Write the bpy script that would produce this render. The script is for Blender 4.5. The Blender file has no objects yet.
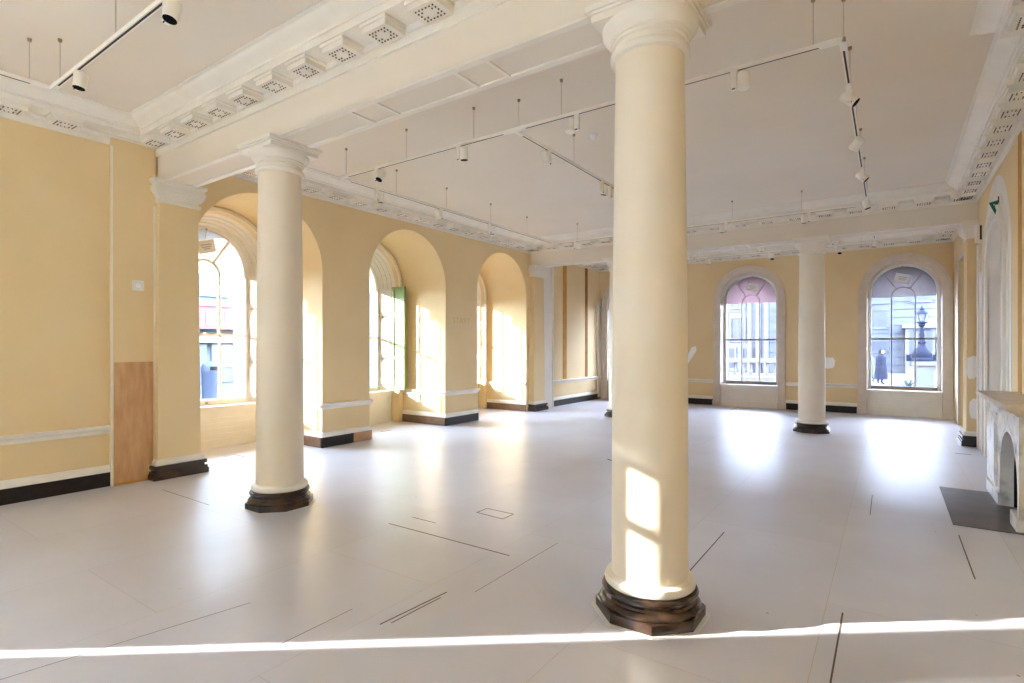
import bpy, bmesh, math, random
from mathutils import Vector, Matrix
random.seed(7)
C = bpy.context.scene.collection
sc = bpy.context.scene
PI = math.pi

# ------------------------------------------------------------------ camera, light, exposure
cam_d = bpy.data.cameras.new('camera'); cam = bpy.data.objects.new('camera', cam_d); C.objects.link(cam)
cam.location = (0, 0, 1.6)
cam.rotation_euler = (PI/2, 0, math.radians(34.7477))
cam_d.sensor_width = 36.0; cam_d.lens = 543.84/1024*36.0
cam_d.shift_y = 5.19/1024; cam_d.clip_start = 0.05; cam_d.clip_end = 300
sc.camera = cam

world = bpy.data.worlds.new('world'); sc.world = world; world.use_nodes = True
wn = world.node_tree.nodes; wl = world.node_tree.links; wn.clear()
w_out = wn.new('ShaderNodeOutputWorld'); w_bg = wn.new('ShaderNodeBackground')
w_bg.inputs['Color'].default_value = (0.61, 0.80, 1.0, 1); w_bg.inputs['Strength'].default_value = 43.0
wl.new(w_bg.outputs[0], w_out.inputs[0])

sun_d = bpy.data.lights.new('sun', 'SUN'); sun_d.energy = 18.0; sun_d.angle = math.radians(0.35); sun_d.color = (1.0, 0.97, 0.92)
sun = bpy.data.objects.new('sun', sun_d); C.objects.link(sun)
SUN = Vector((1.0, 0.778, -0.34)).normalized()
sun.rotation_euler = SUN.to_track_quat('-Z', 'Y').to_euler(); sun.location = (-40, -30, 20)

def portal(loc, direction, w, h):
    d = bpy.data.lights.new('window_portal', 'AREA'); d.shape = 'RECTANGLE'; d.size = w; d.size_y = h
    d.cycles.is_portal = True
    o = bpy.data.objects.new('window_portal', d); C.objects.link(o); o.location = loc
    o.rotation_euler = Vector(direction).to_track_quat('-Z', 'Y').to_euler()

vs = sc.view_settings
vs.view_transform = 'Standard'; vs.look = 'None'; vs.gamma = 1.0; vs.use_curve_mapping = False; vs.exposure = 0.97
cy = sc.cycles
cy.use_denoising = True; cy.max_bounces = 14; cy.diffuse_bounces = 10; cy.glossy_bounces = 4
cy.transparent_max_bounces = 16; cy.sample_clamp_indirect = 12.0; cy.caustics_reflective = False; cy.caustics_refractive = False

# ------------------------------------------------------------------ materials
def srgb(r, g, b):
    f = lambda c: (c/255/12.92) if c/255 <= 0.04045 else ((c/255+0.055)/1.055)**2.4
    return (f(r), f(g), f(b), 1)

def mat(name, col, rough=0.6, spec=0.5, col2=None, scale=3.0, detail=4.0, lo=0.4, hi=0.65, bump=0.0, bscale=40.0, metal=0.0, stretch=None):
    m = bpy.data.materials.new(name); m.use_nodes = True
    n = m.node_tree.nodes; l = m.node_tree.links
    b = n['Principled BSDF']; b.inputs['Base Color'].default_value = col
    b.inputs['Roughness'].default_value = rough; b.inputs['Metallic'].default_value = metal
    b.inputs['Specular IOR Level'].default_value = spec
    tc = n.new('ShaderNodeTexCoord'); src = tc.outputs['Object']
    if stretch:
        mp = n.new('ShaderNodeMapping'); mp.inputs['Scale'].default_value = stretch
        l.new(src, mp.inputs[0]); src = mp.outputs[0]
    if col2:
        t = n.new('ShaderNodeTexNoise'); t.inputs['Scale'].default_value = scale; t.inputs['Detail'].default_value = detail
        r = n.new('ShaderNodeValToRGB')
        r.color_ramp.elements[0].position = lo; r.color_ramp.elements[0].color = col
        r.color_ramp.elements[1].position = hi; r.color_ramp.elements[1].color = col2
        l.new(src, t.inputs['Vector']); l.new(t.outputs['Fac'], r.inputs[0]); l.new(r.outputs[0], b.inputs['Base Color'])
    if bump:
        t2 = n.new('ShaderNodeTexNoise'); t2.inputs['Scale'].default_value = bscale; t2.inputs['Detail'].default_value = 3
        bp = n.new('ShaderNodeBump'); bp.inputs['Strength'].default_value = bump; bp.inputs['Distance'].default_value = 0.01
        l.new(src, t2.inputs['Vector']); l.new(t2.outputs['Fac'], bp.inputs['Height']); l.new(bp.outputs[0], b.inputs['Normal'])
    return m

M_yellow = mat('yellow_plaster', srgb(227,203,157), 0.75, 0.3, srgb(222,197,149), 1.3, 6, 0.35, 0.7, 0.08, 30)
M_cream = mat('cream_column_paint', srgb(226,214,193), 0.5, 0.4, srgb(231,221,203), 2.0, 5, 0.35, 0.7, 0.05, 25)
M_white = mat('white_trim_paint', srgb(232,226,214), 0.45, 0.4, srgb(226,219,205), 4.0, 5, 0.4, 0.75)
M_ceil = mat('ceiling_paint', srgb(226,216,200), 0.85, 0.2, srgb(222,211,194), 0.8, 4, 0.4, 0.7)
M_plaster = mat('grey_white_plaster', srgb(232,226,218), 0.8, 0.2, srgb(224,217,208), 2.5, 5, 0.4, 0.7)
M_patch = mat('near_white_patch', srgb(246,244,240), 0.8, 0.2)  # near-white colour of the patches on the pilaster and far wall
M_stone = mat('stone_casing_paint', srgb(214,201,184), 0.55, 0.3, srgb(206,192,174), 5.0, 5, 0.4, 0.7)
M_black = mat('black_skirting_gloss', srgb(34,26,21), 0.5, 0.35, srgb(52,40,32), 9.0, 6, 0.5, 0.8)
M_brown = mat('brown_base_gloss', srgb(50,35,25), 0.14, 0.6, srgb(88,66,48), 6.0, 6, 0.55, 0.75, 0.15, 60)
M_tan = mat('tan_skirting', srgb(128,100,78), 0.45, 0.4, srgb(112,86,66), 8.0, 5, 0.4, 0.7)
M_wood = mat('bare_wood', srgb(208,166,120), 0.6, 0.3, srgb(190,144,98), 3.0, 6, 0.35, 0.7, stretch=(6, 6, 1.2))
M_wood2 = mat('bare_wood_skirting', srgb(190,150,112), 0.6, 0.3, srgb(170,128,92), 4.0, 6, 0.35, 0.7, stretch=(8, 1.5, 8))
M_ochre = mat('bare_ochre_strip', srgb(204,150,78), 0.8, 0.2, srgb(190,134,62), 6.0, 5, 0.35, 0.7)
M_rust = mat('bare_rust_strip', srgb(158,108,58), 0.8, 0.2, srgb(140,92,46), 6.0, 5, 0.35, 0.7)
M_sash = mat('sash_paint', srgb(236,232,224), 0.4, 0.4)
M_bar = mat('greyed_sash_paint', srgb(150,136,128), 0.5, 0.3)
M_green = mat('green_shutter_paint', srgb(142,166,108), 0.45, 0.4, srgb(152,174,120), 5.0, 4, 0.4, 0.7)
M_gutta = mat('dark_gutta', srgb(112,94,72), 0.8, 0.2)  # guttae coloured darker than the white blocks
M_dark = mat('dark_slot', srgb(58,48,40), 0.6, 0.3)
M_lens = mat('black_lens', srgb(8,7,7), 0.85, 0.1)
M_hook = mat('brass_hook', srgb(158,134,100), 0.45, 0.4)
M_wire = mat('hanger_wire', srgb(196,186,168), 0.5, 0.4)
M_lamp = mat('spotlight_white_enamel', srgb(238,232,220), 0.4, 0.5)
M_marble = mat('veined_marble', srgb(226,222,216), 0.25, 0.5, srgb(150,150,152), 7.0, 9, 0.5, 0.78)
M_marble2 = mat('aged_marble_slab', srgb(208,194,174), 0.3, 0.5, srgb(176,158,136), 5.0, 8, 0.4, 0.75)
M_slate = mat('slate_hearth', srgb(66,56,50), 0.4, 0.4, srgb(96,82,72), 3.0, 6, 0.45, 0.75)
M_soot = mat('sooty_iron', srgb(22,20,19), 0.7, 0.2)
M_paintdrip = mat('floor_paint_edge', srgb(222,219,216), 0.4, 0.4)
M_seam = mat('floor_seam_dirt', srgb(96,84,74), 0.7, 0.2)
M_signgreen = mat('sign_green', srgb(20,92,80), 0.4, 0.4)
M_paper = mat('notice_paper', srgb(240,236,234), 0.7, 0.2)
M_ink = mat('faded_print', srgb(178,174,176), 0.8, 0.1)
M_ghost = mat('ghost_lettering', srgb(210,181,132), 0.8, 0.2)
# outdoor
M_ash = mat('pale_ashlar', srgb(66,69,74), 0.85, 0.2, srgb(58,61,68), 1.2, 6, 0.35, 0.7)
M_ashd = mat('dark_ashlar_joint', srgb(37,42,53), 0.85, 0.2)  # darker tone for the stone course bands
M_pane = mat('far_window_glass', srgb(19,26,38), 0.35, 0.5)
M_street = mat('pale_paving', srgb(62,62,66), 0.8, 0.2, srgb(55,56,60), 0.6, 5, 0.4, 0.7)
M_red = mat('red_fascia', srgb(120,19,32), 0.5, 0.4)
M_ivory = mat('ivory_fascia', srgb(96,94,74), 0.6, 0.3)
M_lampiron = mat('lamp_iron', srgb(16,20,32), 0.9, 0.1)
M_coat = mat('slate_coat', srgb(20,22,34), 0.9, 0.1)
M_skin = mat('skin', srgb(120,88,74), 0.6, 0.3)
M_hair = mat('dark_hair', srgb(20,17,16), 0.9, 0.1)
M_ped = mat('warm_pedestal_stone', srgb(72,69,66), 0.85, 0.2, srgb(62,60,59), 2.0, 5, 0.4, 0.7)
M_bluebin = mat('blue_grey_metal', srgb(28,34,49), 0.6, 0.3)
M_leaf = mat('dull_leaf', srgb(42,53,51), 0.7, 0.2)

def floor_mat():
    m = mat('painted_board_floor', srgb(208,208,218), 0.31, 0.38)
    n = m.node_tree.nodes; l = m.node_tree.links; b = n['Principled BSDF']
    tc = n.new('ShaderNodeTexCoord')
    mp = n.new('ShaderNodeMapping'); mp.inputs['Rotation'].default_value = (0, 0, PI/2); mp.inputs['Location'].default_value = (0.25, 0.32, 0)
    br = n.new('ShaderNodeTexBrick'); br.offset = 0.5
    br.inputs['Color1'].default_value = srgb(208,208,218); br.inputs['Color2'].default_value = srgb(204,204,214)
    br.inputs['Mortar'].default_value = srgb(190,180,170); br.inputs['Scale'].default_value = 1.0
    br.inputs['Mortar Size'].default_value = 0.0025; br.inputs['Mortar Smooth'].default_value = 0.3
    br.inputs['Brick Width'].default_value = 2.44; br.inputs['Row Height'].default_value = 1.1
    l.new(tc.outputs['Object'], mp.inputs[0]); l.new(mp.outputs[0], br.inputs['Vector'])
    no = n.new('ShaderNodeTexNoise'); no.inputs['Scale'].default_value = 1.7; no.inputs['Detail'].default_value = 7
    rp = n.new('ShaderNodeValToRGB'); rp.color_ramp.elements[0].position = 0.3; rp.color_ramp.elements[0].color = (0.93,0.92,0.91,1)
    rp.color_ramp.elements[1].position = 0.7; rp.color_ramp.elements[1].color = (1,1,1,1)
    l.new(tc.outputs['Object'], no.inputs['Vector']); l.new(no.outputs['Fac'], rp.inputs[0])
    mx = n.new('ShaderNodeMix'); mx.data_type = 'RGBA'; mx.blend_type = 'MULTIPLY'; mx.inputs[0].default_value = 1.0
    l.new(br.outputs['Color'], mx.inputs[6]); l.new(rp.outputs[0], mx.inputs[7])
    # small nail holes and specks
    vo = n.new('ShaderNodeTexVoronoi'); vo.inputs['Scale'].default_value = 2.6
    l.new(tc.outputs['Object'], vo.inputs['Vector'])
    lt = n.new('ShaderNodeMath'); lt.operation = 'LESS_THAN'; lt.inputs[1].default_value = 0.022
    l.new(vo.outputs['Distance'], lt.inputs[0])
    mx2 = n.new('ShaderNodeMix'); mx2.data_type = 'RGBA'; mx2.inputs[7].default_value = srgb(146,132,120)
    l.new(lt.outputs[0], mx2.inputs[0]); l.new(mx.outputs[2], mx2.inputs[6]); l.new(mx2.outputs[2], b.inputs['Base Color'])
    r2 = n.new('ShaderNodeValToRGB'); r2.color_ramp.elements[0].color = (0.17,0.17,0.17,1); r2.color_ramp.elements[1].color = (0.33,0.33,0.33,1)
    pass
    n3 = n.new('ShaderNodeTexNoise'); n3.inputs['Scale'].default_value = 5; n3.inputs['Detail'].default_value = 4
    bp = n.new('ShaderNodeBump'); bp.inputs['Strength'].default_value = 0.10; bp.inputs['Distance'].default_value = 0.02
    l.new(tc.outputs['Object'], n3.inputs['Vector']); l.new(n3.outputs['Fac'], bp.inputs['Height']); l.new(bp.outputs[0], b.inputs['Normal'])
    return m
M_floor = floor_mat()

def glass_mat(name, tint):
    m = bpy.data.materials.new(name); m.use_nodes = True
    n = m.node_tree.nodes; l = m.node_tree.links; n.clear()
    o = n.new('ShaderNodeOutputMaterial'); t = n.new('ShaderNodeBsdfTransparent'); g = n.new('ShaderNodeBsdfGlossy')
    t.inputs[0].default_value = tint; g.inputs['Roughness'].default_value = 0.02
    mx = n.new('ShaderNodeMixShader'); fr = n.new('ShaderNodeFresnel'); fr.inputs[0].default_value = 1.35
    l.new(fr.outputs[0], mx.inputs[0]); l.new(t.outputs[0], mx.inputs[1]); l.new(g.outputs[0], mx.inputs[2]); l.new(mx.outputs[0], o.inputs[0])
    return m
M_glass = glass_mat('window_glass', (0.93, 0.92, 0.92, 1))
M_glass_far = glass_mat('far_window_tinted_glass', (0.80, 0.765, 0.785, 1))

def film_mat(name, tr, df):
    m = bpy.data.materials.new(name); m.use_nodes = True
    n = m.node_tree.nodes; l = m.node_tree.links; n.clear()
    o = n.new('ShaderNodeOutputMaterial'); t = n.new('ShaderNodeBsdfTranslucent'); d = n.new('ShaderNodeBsdfDiffuse')
    t.inputs[0].default_value = tr; d.inputs[0].default_value = df
    a = n.new('ShaderNodeAddShader'); l.new(t.outputs[0], a.inputs[0]); l.new(d.outputs[0], a.inputs[1]); l.new(a.outputs[0], o.inputs[0])
    return m
M_card = film_mat('notice_card', (0.10,0.10,0.10,1), (0.72,0.71,0.70,1))
M_film_white = film_mat('white_window_film', (0.36,0.34,0.32,1), (0.5,0.49,0.47,1))
M_film_pink = film_mat('pink_window_film', (0.24,0.195,0.195,1), (0.35,0.25,0.3,1))
M_film_grey = film_mat('grey_window_film', (0.18,0.165,0.165,1), (0.3,0.3,0.31,1))

# ------------------------------------------------------------------ mesh helpers
class MB:
    def __init__(s): s.bm = bmesh.new()
    def face(s, pts, mi=0):
        try:
            f = s.bm.faces.new([s.bm.verts.new(p) for p in pts]); f.material_index = mi; return f
        except ValueError: return None
    def box(s, x0, x1, y0, y1, z0, z1, mi=0, rot=None, piv=None):
        P = [Vector((x, y, z)) for z in (z0, z1) for y in (y0, y1) for x in (x0, x1)]
        if rot is not None:
            pv = Vector(piv) if piv else Vector(((x0+x1)/2, (y0+y1)/2, (z0+z1)/2))
            P = [rot @ (p-pv) + pv for p in P]
        v = [s.bm.verts.new(p) for p in P]
        for q in ((0,2,3,1),(4,5,7,6),(0,1,5,4),(2,6,7,3),(0,4,6,2),(1,3,7,5)):
            f = s.bm.faces.new([v[i] for i in q]); f.material_index = mi
        return s
    def lathe(s, prof, c=(0,0,0), n=48, mi=0, rot=None, caps=True, phase=0.0):
        c = Vector(c); R = rot or Matrix.Identity(3); rings = []
        for r, z in prof:
            rings.append([s.bm.verts.new(R @ Vector((r*math.cos(phase+2*PI*i/n), r*math.sin(phase+2*PI*i/n), z)) + c) for i in range(n)])
        for a, b in zip(rings, rings[1:]):
            for i in range(n):
                f = s.bm.faces.new((a[i], a[(i+1)%n], b[(i+1)%n], b[i])); f.material_index = mi
        if caps:
            f = s.bm.faces.new(rings[0][::-1]); f.material_index = mi
            f = s.bm.faces.new(rings[-1]); f.material_index = mi
        return s
    def prism(s, poly, M, d0, d1, mi=0):
        """poly: list of (u,z); M(u,d,z) -> point; solid between depths d0 and d1"""
        a = [s.bm.verts.new(M(u, d0, z)) for u, z in poly]; b = [s.bm.verts.new(M(u, d1, z)) for u, z in poly]
        n = len(poly)
        for i in range(n):
            f = s.bm.faces.new((a[i], a[(i+1)%n], b[(i+1)%n], b[i])); f.material_index = mi
        f = s.bm.faces.new(a[::-1]); f.material_index = mi
        f = s.bm.faces.new(b); f.material_index = mi
        return s
    def strip(s, outer, inner, M, d0, d1, mi=0):
        """band between two open polylines of equal length, with thickness d0..d1"""
        n = len(outer)
        vo0 = [s.bm.verts.new(M(u, d0, z)) for u, z in outer]; vi0 = [s.bm.verts.new(M(u, d0, z)) for u, z in inner]
        vo1 = [s.bm.verts.new(M(u, d1, z)) for u, z in outer]; vi1 = [s.bm.verts.new(M(u, d1, z)) for u, z in inner]
        for i in range(n-1):
            for a, b in ((vo0, vi0), (vi1, vo1), (vi0, vi1), (vo1, vo0)):
                f = s.bm.faces.new((a[i], a[i+1], b[i+1], b[i])); f.material_index = mi
        for k in (0, n-1):
            f = s.bm.faces.new((vo0[k], vi0[k], vi1[k], vo1[k])); f.material_index = mi
        return s
    def tube(s, pts, r, n=8, mi=0):
        pts = [Vector(p) for p in pts]; rings = []
        for i, p in enumerate(pts):
            t = (pts[min(i+1, len(pts)-1)] - pts[max(i-1, 0)]).normalized()
            a = t.orthogonal().normalized() if abs(t.z) < 0.95 else Vector((1,0,0)); a = (a - t*a.dot(t)).normalized(); b = t.cross(a)
            rr = r[i] if isinstance(r, (list, tuple)) else r
            rings.append([s.bm.verts.new(p + (a*math.cos(2*PI*k/n) + b*math.sin(2*PI*k/n))*rr) for k in range(n)])
        for a, b in zip(rings, rings[1:]):
            for k in range(n):
                f = s.bm.faces.new((a[k], a[(k+1)%n], b[(k+1)%n], b[k])); f.material_index = mi
        f = s.bm.faces.new(rings[0][::-1]); f.material_index = mi
        f = s.bm.faces.new(rings[-1]); f.material_index = mi
        return s
    def run(s, path, prof, mi=0, closed=False, cap=True):
        """sweep profile [(d,z)] along an XY polyline; d goes to the LEFT of travel; mitred"""
        P = [Vector(p) for p in path]; n = len(P); sec = []
        for i in range(n):
            prv = P[(i-1) % n] if (closed or i > 0) else None
            nxt = P[(i+1) % n] if (closed or i < n-1) else None
            t1 = (P[i]-prv).normalized() if prv is not None else None
            t2 = (nxt-P[i]).normalized() if nxt is not None else None
            if t1 is None: t1 = t2
            if t2 is None: t2 = t1
            n1 = Vector((-t1.y, t1.x)); n2 = Vector((-t2.y, t2.x))
            m = (n1+n2); m = m/max(1e-6, (1+n1.dot(n2)))
            sec.append([s.bm.verts.new((P[i].x+m.x*d, P[i].y+m.y*d, z)) for d, z in prof])
        k = len(prof)
        for i in range(n if closed else n-1):
            a, b = sec[i], sec[(i+1) % n]
            for j in range(k-1):
                f = s.bm.faces.new((a[j], a[j+1], b[j+1], b[j])); f.material_index = mi
        if cap and not closed:
            for q in (sec[0], sec[-1]):
                try:
                    f = s.bm.faces.new(q); f.material_index = mi
                except ValueError: pass
        return s

def obj(name, mb, mats, parent=None, smooth=None, label=None, loc=None):
    me = bpy.data.meshes.new(name); bm = mb.bm
    bmesh.ops.recalc_face_normals(bm, faces=bm.faces[:]); bm.to_mesh(me); bm.free()
    for m in (mats if isinstance(mats, (list, tuple)) else [mats]): me.materials.append(m)
    if smooth is not None:
        for p in me.polygons: p.use_smooth = True
        try: me.set_sharp_from_angle(angle=math.radians(smooth))
        except Exception: pass
    o = bpy.data.objects.new(name, me); C.objects.link(o)
    if parent is not None: o.parent = parent
    if loc is not None: o.location = loc
    if label: o['label'] = label
    return o
def tag(o, label, cat, group=None, kind=None):
    o['label'] = label; o['category'] = cat
    if group: o['group'] = group
    if kind: o['kind'] = kind
    return o
def thing(name, label, cat, loc=(0,0,0), group=None, kind='thing', rz=0.0):
    o = bpy.data.objects.new(name, None); C.objects.link(o); o.location = loc; o.rotation_euler = (0,0,rz); o.empty_display_size = 0.1
    return tag(o, label, cat, group, kind)
def copy_tree(o, parent=None):
    c = o.copy(); C.objects.link(c); c.parent = parent
    for ch in [k for k in bpy.data.objects if k.parent is o]: copy_tree(ch, c)
    return c

# arched outlines: op = (uc, half, spring, sill)
def outline(op, n=28):
    uc, h, sp, si = op
    return [(uc-h, si)] + [(uc-h*math.cos(PI*i/n), sp+h*math.sin(PI*i/n)) for i in range(n+1)] + [(uc+h, si)]
def arch_wall(mb, M, u0, u1, z0, z1, ops, d=0.0, mi=0, n=28):
    cur = u0
    for op in sorted(ops):
        uc, h, sp, si = op
        if uc-h > cur: mb.face([M(cur,d,z0), M(uc-h,d,z0), M(uc-h,d,z1), M(cur,d,z1)], mi)
        if si > z0+1e-6: mb.face([M(uc-h,d,z0), M(uc+h,d,z0), M(uc+h,d,si), M(uc-h,d,si)], mi)
        pl = outline(op, n)[1:-1]
        for a, b in zip(pl, pl[1:]): mb.face([M(a[0],d,a[1]), M(b[0],d,b[1]), M(b[0],d,z1), M(a[0],d,z1)], mi)
        cur = uc+h
    if u1 > cur: mb.face([M(cur,d,z0), M(u1,d,z0), M(u1,d,z1), M(cur,d,z1)], mi)
def reveal(mb, M, oa, da, ob, db, mi=0, sill=False):
    A, B = outline(oa), outline(ob)
    for i in range(len(A)-1):
        mb.face([M(A[i][0],da,A[i][1]), M(A[i+1][0],da,A[i+1][1]), M(B[i+1][0],db,B[i+1][1]), M(B[i][0],db,B[i][1])], mi)
    if sill: mb.face([M(A[0][0],da,A[0][1]), M(A[-1][0],da,A[-1][1]), M(B[-1][0],db,B[-1][1]), M(B[0][0],db,B[0][1])], mi)

# ------------------------------------------------------------------ dimensions (metres)
XL, XR = -7.37, 1.17            # side walls
YB, YF = -5.2, 15.42            # rear and far walls
B1, B2 = (2.99, 3.37), (11.43, 11.83)   # the two cross beams
ZC, ZB, ZCO = 4.2, 3.62, 3.92   # ceiling, beam soffit, cornice underside
LW = [4.38, 7.29, 10.27]        # arched recess centres in the left wall
FW = [-6.41, -3.07, 0.27]       # far windows
ML = lambda u, d, z: Vector((XL-d, u, z))          # left wall: u = y
MF = lambda u, d, z: Vector((u, YF+d, z))          # far wall: u = x
MR = lambda u, d, z: Vector((XR+d, u, z))          # right wall
MBk = lambda u, d, z: Vector((u, YB-d, z))

# ------------------------------------------------------------------ floor and ceiling
mb = MB(); mb.box(-8.82, 1.6, YB-0.4, YF+0.4, -0.2, 0.0)
floor = tag(obj('floor', mb, M_floor), 'pale grey painted board floor with fine dark joints', 'floor', kind='structure')
def seam(pts, w=0.006, h=0.0012):
    m = MB()
    for (xa, ya), (xb, yb) in zip(pts, pts[1:]):
        a, b = Vector((xa, ya)), Vector((xb, yb)); t = (b-a).normalized(); nn = Vector((-t.y, t.x))*w/2
        q = [a-nn, b-nn, b+nn, a+nn]
        v0 = [m.bm.verts.new((p.x, p.y, -0.001)) for p in q]; v1 = [m.bm.verts.new((p.x, p.y, h)) for p in q]
        m.bm.faces.new(v1)
        for i in range(4): m.bm.faces.new((v0[i], v0[(i+1)%4], v1[(i+1)%4], v1[i]))
    obj('seam', m, M_seam, floor)
for pts, w in [([(-3.72,3.41),(-2.39,3.41)],.010), ([(-3.68,3.66),(-3.38,3.66)],.008), ([(-3.27,4.12),(-3.27,4.28),(-2.95,4.28),(-2.95,4.10),(-3.27,4.12)],.009),
               ([(-2.41,2.14),(-2.37,2.67)],.009), ([(-2.37,2.19),(-2.35,2.59)],.007), ([(-1.17,3.91),(-1.17,4.9)],.008),
               ([(-0.23,2.99),(-0.23,3.82)],.009), ([(-0.23,2.2),(-0.23,2.99)],.006), ([(.485,5.96),(.485,4.89)],.008), ([(-.15,6.19),(-.15,7.04)],.006), ([(-2.22,2.78),(-2.22,3.86)],.003),
               ([(-7.93,4.1),(-7.99,4.28),(-7.67,4.28)],.014), ([(-7.85,6.97),(-7.86,7.26)],.03), ([(-3.3,14.4),(-3.27,15.3)],.02), ([(-3.2,15.05),(-2.85,15.02)],.04),
               ([(-6.69,2.77),(-5.64,2.77)],.005), ([(-3.51,.74),(-3.28,1.86)],.0022), ([(-2.69,1.67),(-2.69,2.17)],.003), ([(.81,10.5),(1.0,10.5)],.03), ([(-3.3,7.14),(-3.18,7.06)],.03)]:
    seam(pts, w)

mb = MB(); mb.box(-7.6, 1.5, YB-0.3, YF+0.3, ZC, ZC+0.3)
tag(obj('ceiling', mb, M_ceil), 'flat off-white plaster ceiling', 'ceiling', kind='structure')

# ------------------------------------------------------------------ walls
mb = MB()
ops0 = [(u, .98, 2.80, 0.0) for u in LW]
arch_wall(mb, ML, B1[1]-.2, B2[0]+.2, 0, ZC+.1, ops0, 0)
mb.face([ML(YB,0,0), ML(-2.6,0,0), ML(-2.6,0,ZC+.1), ML(YB,0,ZC+.1)]); mb.face([ML(-1.2,0,0), ML(B1[1]-.2,0,0), ML(B1[1]-.2,0,ZC+.1), ML(-1.2,0,ZC+.1)])
mb.face([ML(-2.6,0,0), ML(-1.2,0,0), ML(-1.2,0,.7), ML(-2.6,0,.7)]); mb.face([ML(-2.6,0,3.06), ML(-1.2,0,3.06), ML(-1.2,0,ZC+.1), ML(-2.6,0,ZC+.1)])
mb.face([ML(B2[0]+.2,0,0), ML(YF+.05,0,0), ML(YF+.05,0,ZC+.1), ML(B2[0]+.2,0,ZC+.1)])
for u in LW:
    a, b = (u,.98,2.80,0.0), (u,.86,2.84,0.0)
    reveal(mb, ML, a, 0, a, 1.21)
    reveal(mb, ML, a, 1.21, b, 1.21)
    reveal(mb, ML, b, 1.21, (u,.84,2.84,0.0), 1.30)
    e = (u,.70,2.84,.58)                                     # outer masonry
    reveal(mb, ML, e, 1.76, (u,.70,2.84,.58), 2.15, 1, sill=True)
for u in LW:
    for q in (-.84,.84): mb.face([ML(u+q,1.30,0), ML(u+q,1.52,0), ML(u+q,1.52,.70), ML(u+q,1.30,.70)])
arch_wall(mb, ML, 2.5, 12.2, -.6, ZC+.6, [(u,.70,2.84,.58) for u in LW], 2.15, 1)
mb.box(XL, XL+.055, 2.50, 2.955, 0, 4.03, 0)                   # boxed chase beside the first pilaster
tag(obj('wall_left', mb, [M_yellow, M_ash], smooth=25), 'yellow plaster wall pierced by three deep arched window recesses', 'wall', kind='structure')

mb = MB()
opsF = [(u, .71, 2.86, 0.0) for u in FW]
arch_wall(mb, MF, XL-.1, XR+.1, 0, ZC+.1, opsF, 0)
for u in FW:
    a = (u,.71,2.86,0.0); reveal(mb, MF, a, 0, (u,.68,2.86,0.0), .36, 1)
    e = (u,.66,2.86,.58); reveal(mb, MF, e, .40, e, .75, 2, sill=True)
arch_wall(mb, MF, XL-1.5, XR+1.5, -.6, ZC+.6, [(u,.66,2.86,.58) for u in FW], .75, 2)
tag(obj('wall_far', mb, [M_yellow, M_stone, M_ash], smooth=25), 'yellow plaster end wall with arched sash windows', 'wall', kind='structure')

mb = MB()
niche = (9.66, .70, 2.60, 0.0)
arch_wall(mb, MR, 5.45, 12.45, 0, ZC+.1, [niche], 0)
reveal(mb, MR, niche, 0, niche, .13, 1)
mb.face([MR(8.9,.13,0), MR(10.4,.13,0), MR(10.4,.13,3.4), MR(8.9,.13,3.4)], 1)
# doorway recess in the end bay
D0, D1, DZ = 12.45, 14.25, 3.32
mb.face([MR(D1,0,0), MR(YF+.05,0,0), MR(YF+.05,0,ZC+.1), MR(D1,0,ZC+.1)])
mb.face([MR(D0,0,DZ), MR(D1,0,DZ), MR(D1,0,ZC+.1), MR(D0,0,ZC+.1)])
mb.face([MR(D0,0,0), MR(D0,.3,0), MR(D0,.3,DZ), MR(D0,0,DZ)]); mb.face([MR(D1,0,0), MR(D1,.3,0), MR(D1,.3,DZ), MR(D1,0,DZ)])
mb.face([MR(D0,0,DZ), MR(D1,0,DZ), MR(D1,.3,DZ), MR(D0,.3,DZ)])
mb.box(XR-.17, XR+.1, 3.9, 5.45, 0, ZC+.1)
mb.face([MR(YB,0,0), MR(5.45,0,0), MR(5.45,0,ZC+.1), MR(YB,0,ZC+.1)])
tag(obj('wall_right', mb, [M_yellow, M_plaster], smooth=25), 'yellow plaster wall with a tall blind arch and the fireplace', 'wall', kind='structure')

mb = MB()
BW = [(-5.9, .62, 2.9, .5), (-3.1, .62, 2.9, .5), (-.3, .62, 2.9, .5)]  # unseen openings, added and sized to let daylight into the room
arch_wall(mb, MBk, XL-.1, XR+.1, 0, ZC+.1, BW, 0)
for o_ in BW: reveal(mb, MBk, o_, 0, o_, .25, 0, sill=True)
tag(obj('wall_rear', mb, M_yellow, smooth=25), 'yellow plaster wall with three tall arched openings added for daylight', 'wall', kind='structure')
for o_ in BW: portal((o_[0], YB-.2, 2.15), (0,1,0), 1.9, 3.4)
for u in LW: portal((XL-2.1, u, 1.9), (1,0,0), 1.4, 3.3)
for u in FW: portal((u, YF+.72, 1.9), (0,-1,0), 1.35, 3.3)

# half-closed shutters of the window in the near bay (they let two slivers of sun through)
sh = thing('window_7', 'shuttered window in the bay nearest the camera', 'window', (0,0,0), kind='structure')
mb = MB()
x0, x1 = XL-.03, XL-.005
mb.box(x0, x1, -2.6, -2.035, .7, 3.06); mb.box(x0, x1, -2.035, -1.935, 2.90, 3.06)
mb.box(x0, x1, -1.935, -1.2, .7, 2.30); mb.box(x0, x1, -1.80, -1.2, 2.30, 3.06); mb.box(x0, x1, -1.935, -1.80, 2.62, 2.70)
mb.box(x0, x1, -1.935, -1.80, 2.98, 3.06)
obj('shutter', mb, M_sash, sh)

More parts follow.
